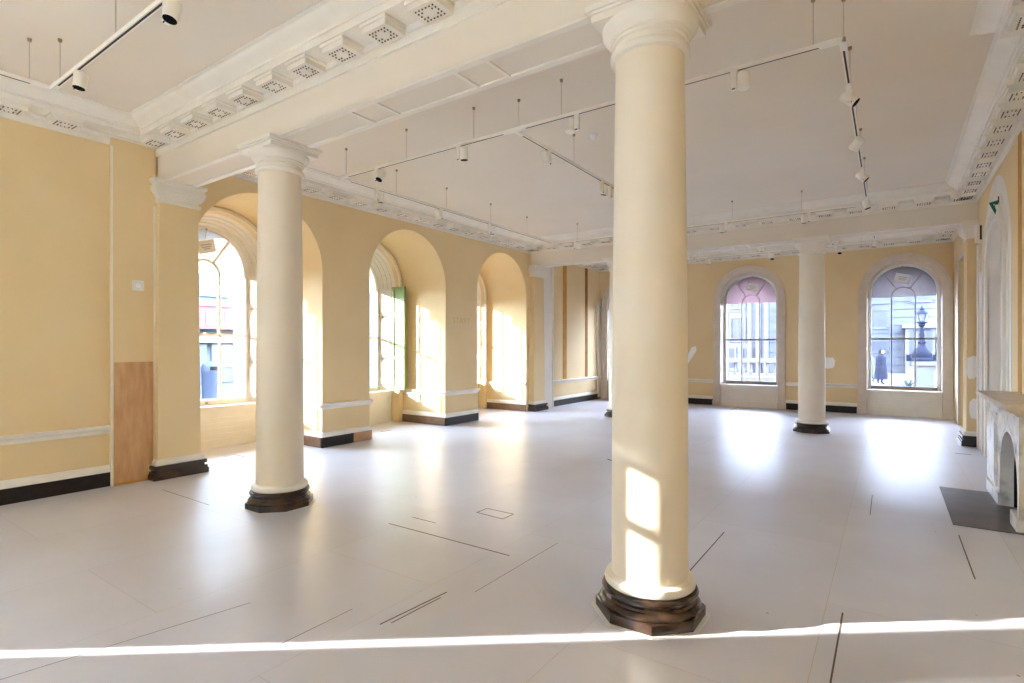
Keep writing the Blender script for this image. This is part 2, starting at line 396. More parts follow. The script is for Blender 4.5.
# ------------------------------------------------------------------ skirtings and rails
SK = [(0,0),(.025,0),(.025,.165),(.018,.165)]
SKW = [(0,.163),(.030,.163),(.028,.20),(.016,.235),(0,.245)]
RAIL = [(0,.605),(.02,.605),(.028,.64),(.05,.665),(.055,.69),(.02,.70),(0,.70)]
def skirt(name, paths, black, label, rail=True, extra=()):
    t = thing(name, label, 'skirting', (0,0,0), kind='structure')
    a, b, c = MB(), MB(), MB()
    for p in paths: a.run(p, SK); b.run(p, SKW); (c.run(p, RAIL) if rail else None)
    obj('board', a, black, t); obj('capping', b, M_white, t)
    if rail: obj('chair_rail', c, M_white, t)
    else: c.bm.free()
    return t
e1, e2, e3, e4, e5 = LW[0]+.98, LW[1]-.98, LW[1]+.98, LW[2]-.98, LW[2]+.98
# left side of travel must face the room: on the left wall travel towards -y ... so the room (+x) lies left
skirt('baseboard_near', [[(XL,2.50),(XL,YB)]], M_black, 'black skirting with white capping on the yellow wall left of the plywood')
XN = XL-1.21
skirt('baseboard_left', [[(XN,e2),(XL,e2),(XL,e1),(XN,e1)], [(XN,e4),(XL,e4),(XL,e3),(XN,e3)]], M_black, 'dark skirting wrapping the two piers between the window recesses')
skirt('baseboard_end', [[(XN,e5),(XL,e5)][::-1]], M_tan, 'tan skirting in the reveal of the last recess')
skirt('baseboard_bay', [[(XL,YF),(XL,12.5)]], M_black, 'black skirting and chair rail on the far bay side wall')
skirt('baseboard_far', [[(FW[1]-.90,YF),(FW[0]+.90,YF)], [(FW[2]-.90,YF),(FW[1]+.90,YF)]], M_black, 'black skirting and white chair rail between the far windows')
skirt('baseboard_right', [[(XR,8.20),(XR,8.60)]], M_black, 'short black skirting between the fireplace and the blind arch', rail=False)
# brown and bare-timber lengths let into the skirting
for nm, x0, x1, y0, y1, m, lab in [('trim_1', XL-1.2, XL+.0, e1-.034, e1-.024, M_tan, 'tan painted skirting in the reveal of the first recess'),
        ('trim_2', XL-1.2, XL+.0, e3-.034, e3-.024, M_tan, 'tan painted skirting in the reveal of the middle recess'),
        ('trim_3', XL+.022, XL+.034, e2-.36, e2+.028, M_wood2, 'bare timber end of the skirting on the first pier')]:
    mb = MB(); mb.box(x0, x1, y0, y1, .004, .163)
    tag(obj(nm, mb, m), lab, 'skirting', kind='structure')

# ------------------------------------------------------------------ beams
def beam(name, y0, y1, label):
    t = thing(name, label, 'beam', (0,0,0), kind='structure')
    mb = MB(); mb.box(XL-.1, XR+.1, y0, y1, ZB, ZC+.05); obj('beam_body', mb, M_ceil, t)
    mb = MB(); w = .055; zt, zb = ZB+.005, ZB-.014
    xs = [XL+.2, -5.40, -4.80, -3.80, -3.485, -2.62, -2.325, -1.50, -.90, XR-.16]
    mb.box(xs[0], xs[-1], y0, y0+w, zb, zt); mb.box(xs[0], xs[-1], y1-w, y1, zb, zt)
    for x in xs[3:7]: mb.box(x-.014, x+.014, y0+w, y1-w, zb, zt)
    obj('soffit_moulding', mb, M_white, t)
    return t
beam('trim_4', *B1, 'white cross beam over the two nearest columns')
beam('trim_5', *B2, 'white cross beam over the two far columns')

# ------------------------------------------------------------------ cornices
COR = [(0,ZCO),(.022,ZCO),(.028,3.985),(.05,3.99),(.062,4.012),(.062,4.03),(.285,4.03),(.285,4.085),(.30,4.09),(.305,4.105),(.335,4.125),(.385,4.150),(.41,4.172),(.42,4.188),(.45,4.19),(.45,4.202)]
mm = MB()
mm.box(-.130,.130,.055,.258,3.962,4.032)
mm.box(-.142,.142,.055,.272,4.006,4.032)
gut = []
for i in range(6):
    for j in range(5):
        if 0 < i < 5 and 0 < j < 4 and not (i in (1,4) and j in (1,3)): continue
        mm.lathe([(.0062,3.955),(.0068,3.963)], (-.080+.032*i, .098+.031*j, 0), 6, 1)
bmesh.ops.recalc_face_normals(mm.bm, faces=mm.bm.faces[:])
mut_me = bpy.data.meshes.new('mutule'); mm.bm.to_mesh(mut_me); mm.bm.free(); mut_me.materials.append(M_white); mut_me.materials.append(M_gutta)
def cornice(name, path, sides, label, closed=True):
    t = thing(name, label, 'cornice', (0,0,0), kind='structure')
    mb = MB(); mb.run(path, COR, 0, closed); obj('moulding', mb, M_white, t, smooth=28)
    for (a, b, off) in sides:
        a, b = Vector(a), Vector(b); L = (b-a).length; tdir = (b-a)/L; n = max(1, round((L-.45)/.47)); sp = (L-.45)/n
        ang = math.atan2(tdir.y, tdir.x)
        if off: sp = off[1]; n = off[2]-1
        for k in range(n+1):
            p = a + tdir*((off[0] if off else .225)+sp*k)
            o = bpy.data.objects.new('mutule', mut_me); C.objects.link(o); o.parent = t; o.location = (p.x, p.y, 0); o.rotation_euler = (0,0,ang)
    return t
# room interior is on the left of travel: counter-clockwise
cornice('trim_6', [(XL,YB),(XR,YB),(XR,B1[0]),(XL,B1[0])], [((XR,B1[0]),(XL,B1[0]),(.464,.482,17)), ((XL,2.5),(XL,-.6),(.457,.452,7))], 'white blocked cornice of the near bay')
cornice('trim_7', [(XL,B1[1]),(XR,B1[1]),(XR,3.9),(XR-.17,3.9),(XR-.17,5.45),(XR,5.45),(XR,B2[0]),(XL,B2[0])],
        [((XR,5.75),(XR,B2[0]),0), ((XR-.17,3.9),(XR-.17,5.6),0), ((XR,B2[0]),(XL,B2[0]),0), ((XL,B2[0]),(XL,B1[1]),0), ((XL,B1[1]),(XR,B1[1]),0)], 'white blocked cornice of the middle bay')
cornice('trim_8', [(XL,B2[1]),(XR,B2[1]),(XR,YF),(XL,YF)], [((XR,B2[1]),(XR,YF),0), ((XR,YF),(XL,YF),0), ((XL,YF),(XL,B2[1]),0), ((XL,B2[1]),(XR,B2[1]),0)], 'white blocked cornice of the far bay')

# ------------------------------------------------------------------ columns
def make_column(label, loc, zl=True):
    t = thing('column', label, 'column', loc, 'plain round columns')
    prof = [(.226,.22),(.226,.5),(.2255,.9),(.224,1.3),(.2215,1.7),(.218,2.1),(.214,2.5),(.209,2.9),(.204,3.2),(.203,3.30),(.206,3.335)]
    mb = MB(); mb.lathe(prof, n=64); obj('shaft', mb, M_cream, t, smooth=35)
    mb = MB()
    mb.lathe([(.200,3.33),(.228,3.335),(.236,3.35),(.234,3.368),(.222,3.378),(.208,3.382),(.206,3.42),(.222,3.425),(.224,3.440),(.236,3.444),(.238,3.458),(.262,3.478),(.280,3.505),(.283,3.530),(.27,3.535)], n=64)
    for h, za, zb in ((.262,3.53,3.575),(.276,3.573,3.59),(.290,3.588,3.622)): mb.box(-h,h,-h,h,za,zb)
    obj('capital', mb, M_white, t, smooth=35)
    mb = MB(); mb.lathe([(.226,.235),(.240,.232),(.262,.222),(.270,.20),(.266,.182),(.255,.172),(.2,.17)], n=64)
    base = obj('base', mb, M_white, t, smooth=35)
    mb = MB()
    mb.lathe([(.24,.172),(.262,.172),(.278,.165),(.286,.150),(.282,.136),(.268,.128),(.262,.112),(.270,.100),(.288,.094),(.300,.078),(.298,.066),(.28,.058)], n=64)
    a = .30/math.cos(PI/8); mb.lathe([(a,0.002),(a,.056),(a-.008,.062)], n=8, phase=PI/8)
    obj('plinth', mb, M_brown, t, smooth=35, label='dark glossy moulded plinth')
    mb = MB(); a2 = .325/math.cos(PI/8); mb.lathe([(a2,0),(a2,.003)], n=8, phase=PI/8)
    obj('paint_edge', mb, M_paintdrip, t)
    return t
YC1, YC2 = 3.2, 11.63
col = make_column('stout cream column nearest the camera, its octagonal brown plinth on the sunlit floor strip', (-1.2, YC1, 0))
for loc, lab in [((-5.09,YC1,0), 'cream column in front of the first arched window recess'),
                 ((-1.2,YC2,0), 'cream column standing between the two far windows'),
                 ((-5.09,YC2,0), 'cream column almost hidden behind the nearest column')]:
    c = copy_tree(col); c.location = loc; c['label'] = lab

# ------------------------------------------------------------------ pilasters
def pilaster(label, x, y, sgn, w=.50, base_mats=(M_brown,)):
    t = thing('pilaster', label, 'pilaster', (x, y, 0), 'yellow pilasters with white capitals')
    d = .15*sgn; lo, hi = (0, d) if sgn > 0 else (d, 0)
    mb = MB(); h0, h1 = w/2, w/2-.025
    v = []
    for z, h, dd in ((.2,h0,d),(3.36,h1,d*.9)):
        v.append([mb.bm.verts.new(p) for p in ((0,-h,z),(dd,-h,z),(dd,h,z),(0,h,z))])
    for i in range(4): mb.bm.faces.new((v[0][i], v[0][(i+1)%4], v[1][(i+1)%4], v[1][i]))
    obj('shaft', mb, M_yellow, t)
    mb = MB()
    for ex, za, zb in ((.022,3.345,3.378),(.0,3.376,3.415),(.018,3.412,3.432),(.03,3.430,3.452),(.046,3.450,3.475),(.060,3.473,3.505),(.066,3.50,3.54),(.048,3.538,3.572),(.062,3.57,3.59),(.078,3.588,3.622)):
        xa, xb = (0, d*.92+ex) if sgn > 0 else (d*.92-ex, 0)
        mb.box(xa, xb, -h1-ex, h1+ex, za, zb)
    obj('capital', mb, M_white, t)
    mb = MB()
    for ex, za, zb in ((.03,.170,.225),(.012,.222,.24)):
        xa, xb = (0, d+ex) if sgn > 0 else (d-ex, 0)
        mb.box(xa, xb, -h0-ex, h0+ex, za, zb)
    obj('base', mb, M_white, t)
    mb = MB()
    for ex, za, zb in ((.052,.125,.168),(.032,.095,.127),(.058,.062,.097),(.068,0.002,.064)):
        xa, xb = (0, d+ex) if sgn > 0 else (d-ex, 0)
        mb.box(xa, xb, -h0-ex, h0+ex, za, zb)
    obj('plinth', mb, base_mats[0], t, label='dark glossy stepped plinth')
    return t
pilaster('yellow pilaster between the plywood board and the first arched recess', XL, 3.19, 1)
pilaster('yellow pilaster just past the last arched recess, beside the white boxed post', XL, 11.63, 1, .50)
pr = pilaster('yellow pilaster with near-white patches beyond the fireplace', XR, 11.63, -1, .50)
mb = MB()
def blob(cx, cz, w, h, seed, n=18):
    r = random.Random(seed); pts = []
    for i in range(n):
        a = 2*PI*i/n; s = .9+.2*r.random()
        ca, sa = math.cos(a), math.sin(a)
        sq = (abs(ca)**4+abs(sa)**4)**-.25
        pts.append((cx+w/2*ca*sq*s*.92, cz+h/2*sa*sq*s*.92))
    return pts
for cx, cz, w, h, sd in ((-.075,1.27,.145,.40,3),(-.055,.60,.12,.34,5)):
    mb = MB(); mb.prism(blob(cx, cz, w, h, sd), lambda u, d, z: Vector((u, -.25+d, z)), -.004, .01)
    obj('pale_patch', mb, M_patch, pr, label='near-white patch')
mb = MB()
mb.prism(blob(-1.21, 1.2, .26, .30, 8), MF, -.003, .01)
mb.prism([(-4.70,1.15),(-4.66,1.12),(-4.42,1.50),(-4.44,1.62),(-4.56,1.58),(-4.70,1.30)], MF, -.003, .01)
tag(obj('trim_9', mb, M_patch), 'pale marks on the far wall', 'plaster patch', kind='structure')

# ------------------------------------------------------------------ windows
def sash_parts(t, M, u, half, spring, sill, d, bar_m, film_m, glass_m=None, bw=.011):
    """M(u,d,z); frame plane at depth d (outwards). glass half-width = half-.055"""
    op = (u, half, spring, sill)
    g = half-.055
    mb = MB(); mb.strip(outline(op), outline((u, g, spring, sill)), M, d-.03, d+.05)
    obj('window_frame', mb, M_sash, t, smooth=25)
    zm, zf, ms = 1.785, 2.775, .225
    mb = MB()     # upper sash
    for s in (-1, 1): mb.prism([(u+s*ms-bw,zm),(u+s*ms+bw,zm),(u+s*ms+bw,zf+.01),(u+s*ms-bw,zf+.01)], M, d-.01, d+.03)
    n = 16
    ro = [(u-(ms+bw)*math.cos(PI*i/n), zf+(ms+bw)*math.sin(PI*i/n)) for i in range(n+1)]
    ri = [(u-(ms-bw)*math.cos(PI*i/n), zf+(ms-bw)*math.sin(PI*i/n)) for i in range(n+1)]
    mb.strip(ro, ri, M, d-.01, d+.03)
    for a in (56, 124):
        ca, sa = math.cos(math.radians(a)), math.sin(math.radians(a)); px, pz = -sa*bw, ca*bw
        R = g+.015+(spring-zf)*sa*.9
        A = (u+ca*ms, zf+sa*ms); B = (u+ca*R, zf+sa*R)
        mb.prism([(A[0]+px,A[1]+pz),(A[0]-px,A[1]-pz),(B[0]-px,B[1]-pz),(B[0]+px,B[1]+pz)], M, d-.01, d+.03)
    us = obj('upper_sash', mb, bar_m, t)
    mb = MB()     # lower sash, just inside the upper
    mb.prism([(u-g-.01,zm-.022),(u+g+.01,zm-.022),(u+g+.01,zm+.022),(u-g-.01,zm+.022)], M, d-.035, d+.012)
    for s in (-1, 1): mb.prism([(u+s*ms-bw,sill+.06),(u+s*ms+bw,sill+.06),(u+s*ms+bw,zm),(u+s*ms-bw,zm)], M, d-.03, d+.005)
    mb.prism([(u-g-.01,sill),(u+g+.01,sill),(u+g+.01,sill+.085),(u-g-.01,sill+.085)], M, d-.035, d+.02)
    ls = obj('lower_sash', mb, bar_m, t)
    mb = MB(); mb.prism([(u-.03,zm+.022),(u+.03,zm+.022),(u+.015,zm+.04),(u-.015,zm+.04)], M, d-.035, d-.01)
    mb.prism([(u-.02,sill+.03),(u+.02,sill+.03),(u+.02,sill+.05),(u-.02,sill+.05)], M, d-.055, d-.03)
    obj('sash_catch', mb, M_hook, ls)
    gl = outline((u, g+.005, spring, sill+.05)); mb = MB(); mb.prism(gl, M, d+.012, d+.016)
    obj('glass', mb, glass_m or M_glass, t)
    if film_m:
        th = math.asin(max(-1, (zf-spring)/g)); n = 24
        pts = [(u-g*math.cos(th+(PI-2*th)*i/n), spring+g*math.sin(th+(PI-2*th)*i/n)) for i in range(n+1)]
        mb = MB(); mb.prism(pts, M, d+.032, d+.036)
        obj('fanlight_film', mb, film_m, t, label='translucent film over the fanlight')

def panelled(mb, M, u0, u1, z0, z1, d, lines=3):
    """raised border and mouldings on an apron or shutter face, standing towards the room"""
    b = .06
    for (a0, a1, c0, c1) in ((u0,u1,z0,z0+b),(u0,u1,z1-b,z1),(u0,u0+b,z0+b,z1-b),(u1-b,u1,z0+b,z1-b)):
        mb.prism([(a0,c0),(a1,c0),(a1,c1),(a0,c1)], M, d-.014, d)
    for k in range(1, lines+1):
        zz = z0+b+(z1-z0-2*b)*k/(lines+1)
        mb.prism([(u0+b,zz-.010),(u1-b,zz-.010),(u1-b,zz+.010),(u0+b,zz+.010)], M, d-.012, d)

notice_me = None
def notice(u, M, d, label, size=.26, tilt=14, zc=3.27):
    """a printed card hanging from the crown of the fanlight"""
    p = M(u, d, zc)
    t = thing('hanging_notice', label, 'sign', p)
    c, s = math.cos(math.radians(tilt)), math.sin(math.radians(tilt))
    Q = lambda a, dd, b: M(u + a*c + b*s, d+dd, zc - a*s + b*c) - p
    h = size/2; mb = MB(); mb.prism([(-h,-h*.72),(h,-h*.72),(h,h*.72),(-h,h*.72)], Q, -.003, .003); obj('card', mb, M_card, t)
    mb = MB()
    for zz, w in ((.03,.09),(-.005,.08),(-.035,.055)): mb.prism([(-w,zz-.008),(w,zz-.008),(w,zz+.008),(-w,zz+.008)], Q, -.005, -.002)
    obj('faded_print', mb, M_ink, t)
    mb = MB(); q = M(u, d, zc+.27)-p; mb.tube([q, Q(0,0,h*.68)], .004, 6); mb.lathe([(.014,-.01),(.014,.02)], q, 10)
    obj('hook', mb, M_hook, t)
    return t

for i, u in enumerate(LW):
    lab = ['left wall window in the first arched recess, behind the second column', 'left wall window in the middle recess with the green shutter', 'left wall window in the last recess beside the far pilaster'][i]
    t = thing('window_%d' % (i+1), lab, 'window', (0,0,0), kind='structure')
    mb = MB()     # panelled jambs and soffit
    reveal(mb, ML, (u,.84,2.84,.66), 1.30, (u,.70,2.84,.66), 1.66)
    for k in (1, 2, 3):        # mouldings along the soffit
        f0 = 1.30+.09*k; hh = .84-.14*(f0-1.30)/.36; a = outline((u,hh-.012,2.84,2.84)); b = outline((u,hh+.01,2.84,2.84))
        mb.strip(b[1:-1], a[1:-1], ML, f0-.012, f0+.012)
    obj('jamb_lining', mb, M_white, t, smooth=25)
    mb = MB()     # arched bead round the nib
    mb.strip(outline((u,.905,2.84,.66)), outline((u,.86,2.84,.66)), ML, 1.185, 1.215)
    mb.strip(outline((u,.925,2.84,.66)), outline((u,.895,2.84,.66)), ML, 1.195, 1.215)
    obj('architrave', mb, M_white, t, smooth=25)
    for s in (-1, 1):
        mb = MB()
        J = lambda uu, d, z: Vector((XL-1.31-uu, u+s*(.838-.14*uu/.36-.012+d*1.0), z))   # along the splay
        for z0, z1 in ((.74,1.32),(1.36,2.22),(2.26,2.80)):
            mb.prism([(.02,z0),(.32,z0),(.32,z1),(.02,z1)], J, -.008, .01)
            mb.prism([(.075,z0+.06),(.265,z0+.06),(.265,z1-.06),(.075,z1-.06)], J, -.020, -.006)
        obj('shutter', mb, M_sash, t)
    mb = MB(); mb.prism([(u-.84,0),(u+.84,0),(u+.84,.62),(u-.84,.62)], ML, 1.42, 1.50); mb.prism([(u-.84,0),(u+.84,0),(u+.84,.13),(u-.84,.13)], ML, 1.40, 1.43)
    panelled(mb, ML, u-.80, u+.80, .15, .60, 1.42, 3); obj('apron', mb, M_white, t)
    mb = MB(); mb.prism([(u-.85,.62),(u+.85,.62),(u+.85,.655),(u-.85,.655)], ML, 1.375, 1.70); mb.prism([(u-.83,.60),(u+.83,.60),(u+.83,.622),(u-.83,.622)], ML, 1.395, 1.43)
    obj('sill', mb, M_white, t)
    sash_parts(t, ML, u, .70, 2.84, .655, 1.68, M_sash, M_film_white, M_glass, .017)
    if i == 1:
        mb = MB()     # green leaf standing open past the nib
        G = lambda uu, d, z: Vector((XL-1.36+uu, u+.80+.10*uu+d, z))
        mb.prism([(0,.69),(.34,.69),(.34,2.87),(0,2.87)], G, 0, .035)
        for z0, z1 in ((.74,1.34),(1.40,2.24),(2.30,2.82)):
            for a0, a1, c0, c1 in ((.0,.34,z0-.05,z0),(.0,.06,z0,z1),(.28,.34,z0,z1),(.0,.34,z1,z1+.05)):
                mb.prism([(a0,c0),(a1,c0),(a1,c1),(a0,c1)], G, -.014, 0)
        obj('shutter_leaf', mb, M_green, t, label='green panelled shutter leaf standing open')
notice(LW[0]-.02, ML, 1.60, 'small pale notice hanging in the crown of the first left window', .28, -16, 3.20)

for i, u in enumerate(FW):
    lab = ['far wall window hidden behind the nearest column', 'far wall window with the pink fanlight', 'far wall window with the grey fanlight near the right corner'][i]
    t = thing('window_%d' % (i+4), lab, 'window', (0,0,0), kind='structure')
    mb = MB()     # moulded arched casing
    for (ho, hi, dd) in ((.885,.86,-.075),(.862,.80,-.055),(.802,.765,-.04),(.768,.71,-.028)):
        mb.strip(outline((u,ho,2.86,.13)), outline((u,hi,2.86,.13)), MF, dd, .01)
    for s in (-1, 1): mb.prism([(u+s*.905,0),(u+s*.70,0),(u+s*.70,.14),(u+s*.905,.14)], MF, -.085, .01)
    obj('casing', mb, M_stone, t, smooth=25)
    mb = MB(); mb.prism([(u-.705,0),(u+.705,0),(u+.705,.56),(u-.705,.56)], MF, .03, .10); mb.prism([(u-.705,0),(u+.705,0),(u+.705,.11),(u-.705,.11)], MF, .01, .04)
    panelled(mb, MF, u-.66, u+.66, .14, .54, .03, 4); obj('apron', mb, M_white, t)
    mb = MB(); mb.prism([(u-.72,.555),(u+.72,.555),(u+.72,.585),(u-.72,.585)], MF, -.02, .40); obj('sill', mb, M_white, t)
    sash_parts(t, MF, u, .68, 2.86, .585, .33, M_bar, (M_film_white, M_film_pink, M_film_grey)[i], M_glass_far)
    for s in (-1, 1):
        mb = MB()
        for z0, z1 in ((.64,1.55),(1.60,2.72)):
            mb.prism([(z0,.05),(z1,.05),(z1,.27),(z0,.27)], lambda a, d, b: Vector((u+s*(.705-d), YF+b, a)), .0, .012)
        obj('shutter', mb, M_white, t)
notice(FW[1]+.05, MF, .26, 'grey-looking notice hanging in the pink fanlight', .27, 12, 3.20)
notice(FW[2]-.02, MF, .26, 'tilted white notice hanging in the grey fanlight', .30, 14, 3.20)

# ------------------------------------------------------------------ far bay side wall: boxed post, strips
mb = MB(); mb.box(XL, XL+.06, 11.95, 12.46, 0, ZCO+.02); mb.box(XL, XL+.075, 11.95, 12.02, 0, ZCO); mb.box(XL, XL+.075, 12.40, 12.46, 0, ZCO); mb.box(XL+.05, XL+.066, 12.0, 12.42, 2.74, 2.76)
tag(obj('trim_10', mb, M_white), 'white boxed post against the left wall past the far pilaster', 'post', kind='structure')
for nm, y0, y1, m, lab in (('trim_11', 13.07, 13.29, M_ochre, 'bare ochre strip on the far bay side wall'), ('trim_12', 14.40, 14.57, M_rust, 'bare rust brown strip on the far bay side wall')):
    mb = MB(); mb.box(XL-.01, XL+.004, y0, y1, .71, ZCO+.01); tag(obj(nm, mb, m), lab, 'bare strip', kind='structure')
mb = MB(); mb.box(XL, XL+.05, 15.20, 15.36, .05, 3.0); tag(obj('trim_13', mb, M_white), 'white upright board in the far left corner', 'trim', kind='structure')
mb = MB(); mb.box(XL+.053, XL+.060, 2.492, 2.515, 0, 3.9); mb.box(XL+.03, XL+.06, 2.935, 2.958, .1, 3.3)
tag(obj('trim_14', mb, M_white), 'thin white edge strips of the boxed chase', 'trim', kind='structure')
# right wall: blind-arch casing, door, bare strip
mb = MB()
mb.strip(outline((9.66,.98,2.66,0)), outline((9.66,.86,2.62,0)), MR, -.012, .01)
mb.strip(outline((9.66,.87,2.62,0)), outline((9.66,.70,2.60,0)), MR, -.03, .01)
mb.strip(outline((9.66,.885,2.62,0)), outline((9.66,.85,2.62,0)), MR, -.05, .01)
tag(obj('trim_15', mb, M_white, smooth=25), 'white moulded surround of the blind arch', 'casing', kind='structure')
mb = MB(); mb.prism([(8.60,0),(10.72,0),(10.75,2.7),(10.5,3.35),(10.0,3.74),(9.35,3.82),(8.75,3.60),(8.55,2.9)], MR, -.004, .01)
arch_cut = None
mb.bm.free()
mb = MB(); po = [(8.50,0),(8.50,1.0),(8.52,2.0),(8.55,2.9)] ; 
outer = outline((9.66,1.14,2.72,0)); inner = outline((9.66,.97,2.66,0)); mb.strip(outer, inner, MR, -.004, .01)
mb.box(XR-.012, XR+.01, 10.55, 11.33, 0, 2.75); mb.box(XR-.03, XR+.01, 11.18, 11.30, 0, 3.2); mb.box(XR-.03, XR+.01, 10.62, 10.72, 0, 2.75)
tag(obj('trim_16', mb, M_plaster, smooth=25), 'bare pale plaster margin around the blind arch', 'plaster', kind='structure')
mb = MB(); mb.box(XR-.006, XR+.01, 7.93, 8.10, 1.05, ZCO+.01); tag(obj('trim_17', mb, M_ochre), 'bare ochre strip above the fireplace mantel', 'bare strip', kind='structure')
dr = thing('door_1', 'pale flush door in the side of the far bay', 'door', (0,0,0), kind='structure')
mb = MB(); mb.prism([(D0,0),(D1,0),(D1,DZ),(D0,DZ)], MR, .26, .30); panelled(mb, MR, D0+.1, D1-.1, .3, 1.3, .26, 0); panelled(mb, MR, D0+.1, D1-.1, 1.5, 3.1, .26, 0)
obj('leaf', mb, M_stone, dr)
mb = MB()
for a, b in ((D0-.12,D0),(D1,D1+.12)): mb.prism([(a,0),(b,0),(b,DZ+.12),(a,DZ+.12)], MR, -.025, .01)
mb.prism([(D0,DZ),(D1,DZ),(D1,DZ+.12),(D0,DZ+.12)], MR, -.025, .01); obj('casing', mb, M_stone, dr)

# ------------------------------------------------------------------ small wall things
t = thing('plywood_board', 'bare plywood board leaning flat on the wall beside the first pilaster', 'board', (XL+.056, 2.735, 0))
mb = MB(); mb.prism([(-.205,.004),(.13,.004),(.13,.185),(.188,.185),(.188,1.42),(-.205,1.42)], lambda a, d, b: Vector((d, a, b)), 0, .012); obj('sheet', mb, M_wood, t)
mb = MB(); mb.box(.010, .02, -.205, .13, .004, .03); obj('batten', mb, M_ochre, t)
t = thing('wall_control', 'small square white wall control with a round knob above the plywood', 'control', (XL+.055, 2.767, 2.325))
mb = MB(); mb.box(0, .018, -.060, .060, -.060, .060); obj('plate', mb, M_sash, t)
RX = Matrix.Rotation(PI/2, 3, 'Y')
mb = MB(); mb.lathe([(.036,.0),(.036,.012),(.028,.014),(.026,.030),(.02,.034)], (.017,0,0), 24, rot=RX); obj('knob', mb, M_paper, t, smooth=30)
mb = MB(); mb.lathe([(.038,.0),(.038,.004)], (.017,0,0), 24, rot=RX); obj('bezel', mb, M_wire, t)
t = thing('alarm_box', 'white alarm box with a dark edge on the right wall beside the pilaster capital', 'alarm', (XR-.002, 11.02, 3.36))
mb = MB(); mb.box(-.07, .002, -.09, .09, -.14, .12); obj('housing', mb, M_sash, t)
mb = MB(); mb.box(-.028, -.004, -.094, -.088, -.12, .10); obj('louvre', mb, M_dark, t)
t = thing('exit_sign', 'small dark green exit sign on a bracket above the blind arch', 'sign', (XR-.012, 9.30, 3.41))
RS = Matrix.Rotation(math.radians(18), 3, 'Y')
mb = MB(); P = [(-.17,.08),(.0,.12),(-.03,-.12),(-.09,-.20)]
mb.prism([(-.10,.05),(.0,.075),(-.035,-.11)], lambda a, d, b: Vector((a, d, b)), -.006, .006); obj('panel', mb, M_signgreen, t)
mb = MB(); mb.prism([(-.055,.025),(-.042,.027),(-.048,.0)], lambda a, d, b: Vector((a, d, b)), -.009, -.005); obj('arrow', mb, M_paper, t)
mb = MB(); mb.box(-.01, .015, -.010, .010, .04, .12); obj('bracket', mb, M_dark, t)
t = thing('smoke_detector', 'small round smoke detector on the ceiling near the middle track', 'detector', (-3.0, 6.06, ZC))
mb = MB(); mb.lathe([(.055,0),(.055,-.02),(.045,-.035),(.03,-.05),(.01,-.055)], n=24); obj('body', mb, M_paper, t, smooth=30)
mb = MB(); mb.lathe([(.065,0.002),(.065,-.008)], n=24); obj('mount', mb, M_sash, t, smooth=30)

# ghost lettering left on the middle pier
fc = bpy.data.curves.new('ghost_lettering', 'FONT'); fc.body = 'START'; fc.size = .17; fc.extrude = .001; fc.align_x = 'CENTER'; fc.align_y = 'CENTER'; fc.space_character = 1.15
fo = bpy.data.objects.new('ghost_lettering', fc); C.objects.link(fo); fo.location = (XL+.002, e3+.50, 2.14); fo.rotation_euler = (PI/2, 0, PI/2); fc.materials.append(M_ghost)
bpy.context.view_layer.update()
fm = bpy.data.meshes.new_from_object(fo.evaluated_get(bpy.context.evaluated_depsgraph_get())); fmx = fo.matrix_world.copy(); bpy.data.objects.remove(fo)
fo = bpy.data.objects.new('ghost_lettering', fm); C.objects.link(fo); fo.matrix_world = fmx
tag(fo, 'faint ghost of removed capital letters on the pier right of the green shutter', 'lettering', kind='thing')

# ------------------------------------------------------------------ fireplace
XF, Y0, Y1 = .917, 6.33, 8.07
yc, rr, spg = 6.84, .46, .34
MFp = lambda u, d, z: Vector((XF+d, u, z))
t = thing('fireplace', 'veined marble fireplace with an arched opening on the right wall', 'fireplace', (0,0,0))
mb = MB(); op = (yc, rr, spg, 0.0)
arch_wall(mb, MFp, Y0, Y1, 0, 1.02, [op], 0)
reveal(mb, MFp, op, 0, (yc, rr-.02, spg, 0.0), .10)
mb.face([MFp(Y0,0,0), MFp(Y0,.253,0), MFp(Y0,.253,1.02), MFp(Y0,0,1.02)]); mb.face([MFp(Y1,0,0), MFp(Y1,.253,0), MFp(Y1,.253,1.02), MFp(Y1,0,1.02)])
mb.face([MFp(Y0,0,1.02), MFp(Y1,0,1.02), MFp(Y1,.253,1.02), MFp(Y0,.253,1.02)])
obj('surround', mb, M_marble, t, smooth=25)
mb = MB(); mb.strip(outline((yc,rr+.06,spg,.13)), outline((yc,rr,spg,.13)), MFp, -.004, .005); mb.strip(outline((yc,rr+.045,spg,.13)), outline((yc,rr+.03,spg,.13)), MFp, -.007, .005)
obj('arch_moulding', mb, M_marble, t, smooth=25)
for s in (-1, 1):
    a, b = (Y0-.012, Y0+.29) if s < 0 else (yc+rr+.0, Y1+.015)
    mb = MB(); mb.prism([(a,0.001),(b,0.001),(b,.13),(a,.13)], MFp, -.018, .10 if s < 0 else .252); obj('plinth', mb, M_marble, t)
    if s < 0: continue
    mb = MB(); c0, c1 = yc+rr+.16, Y1-.06
    mb.prism([(c0,.16),(c1,.16),(c1,.92),(c0,.92)], MFp, -.016, .005); mb.prism([(c0+.03,.20),(c1-.03,.20),(c1-.03,.88),(c0+.03,.88)], MFp, -.024, -.012)
    obj('jamb_panel', mb, M_marble, t)
mb = MB()
for ex, za, zb in ((.02,.995,1.015),(.035,1.012,1.035),(.10,1.058,1.100),(.07,1.033,1.060)): mb.prism([(Y0-ex,za),(Y1+ex,za),(Y1+ex,zb),(Y0-ex,zb)], MFp, -ex, .252)
obj('shelf', mb, M_marble2, t)
mb = MB(); mb.prism(outline((yc,rr-.005,spg,0.002)), MFp, .235, .249); mb.strip(outline((yc,rr+.02,spg,0.002)), outline((yc,rr-.025,spg,0.002)), MFp, .10, .245)
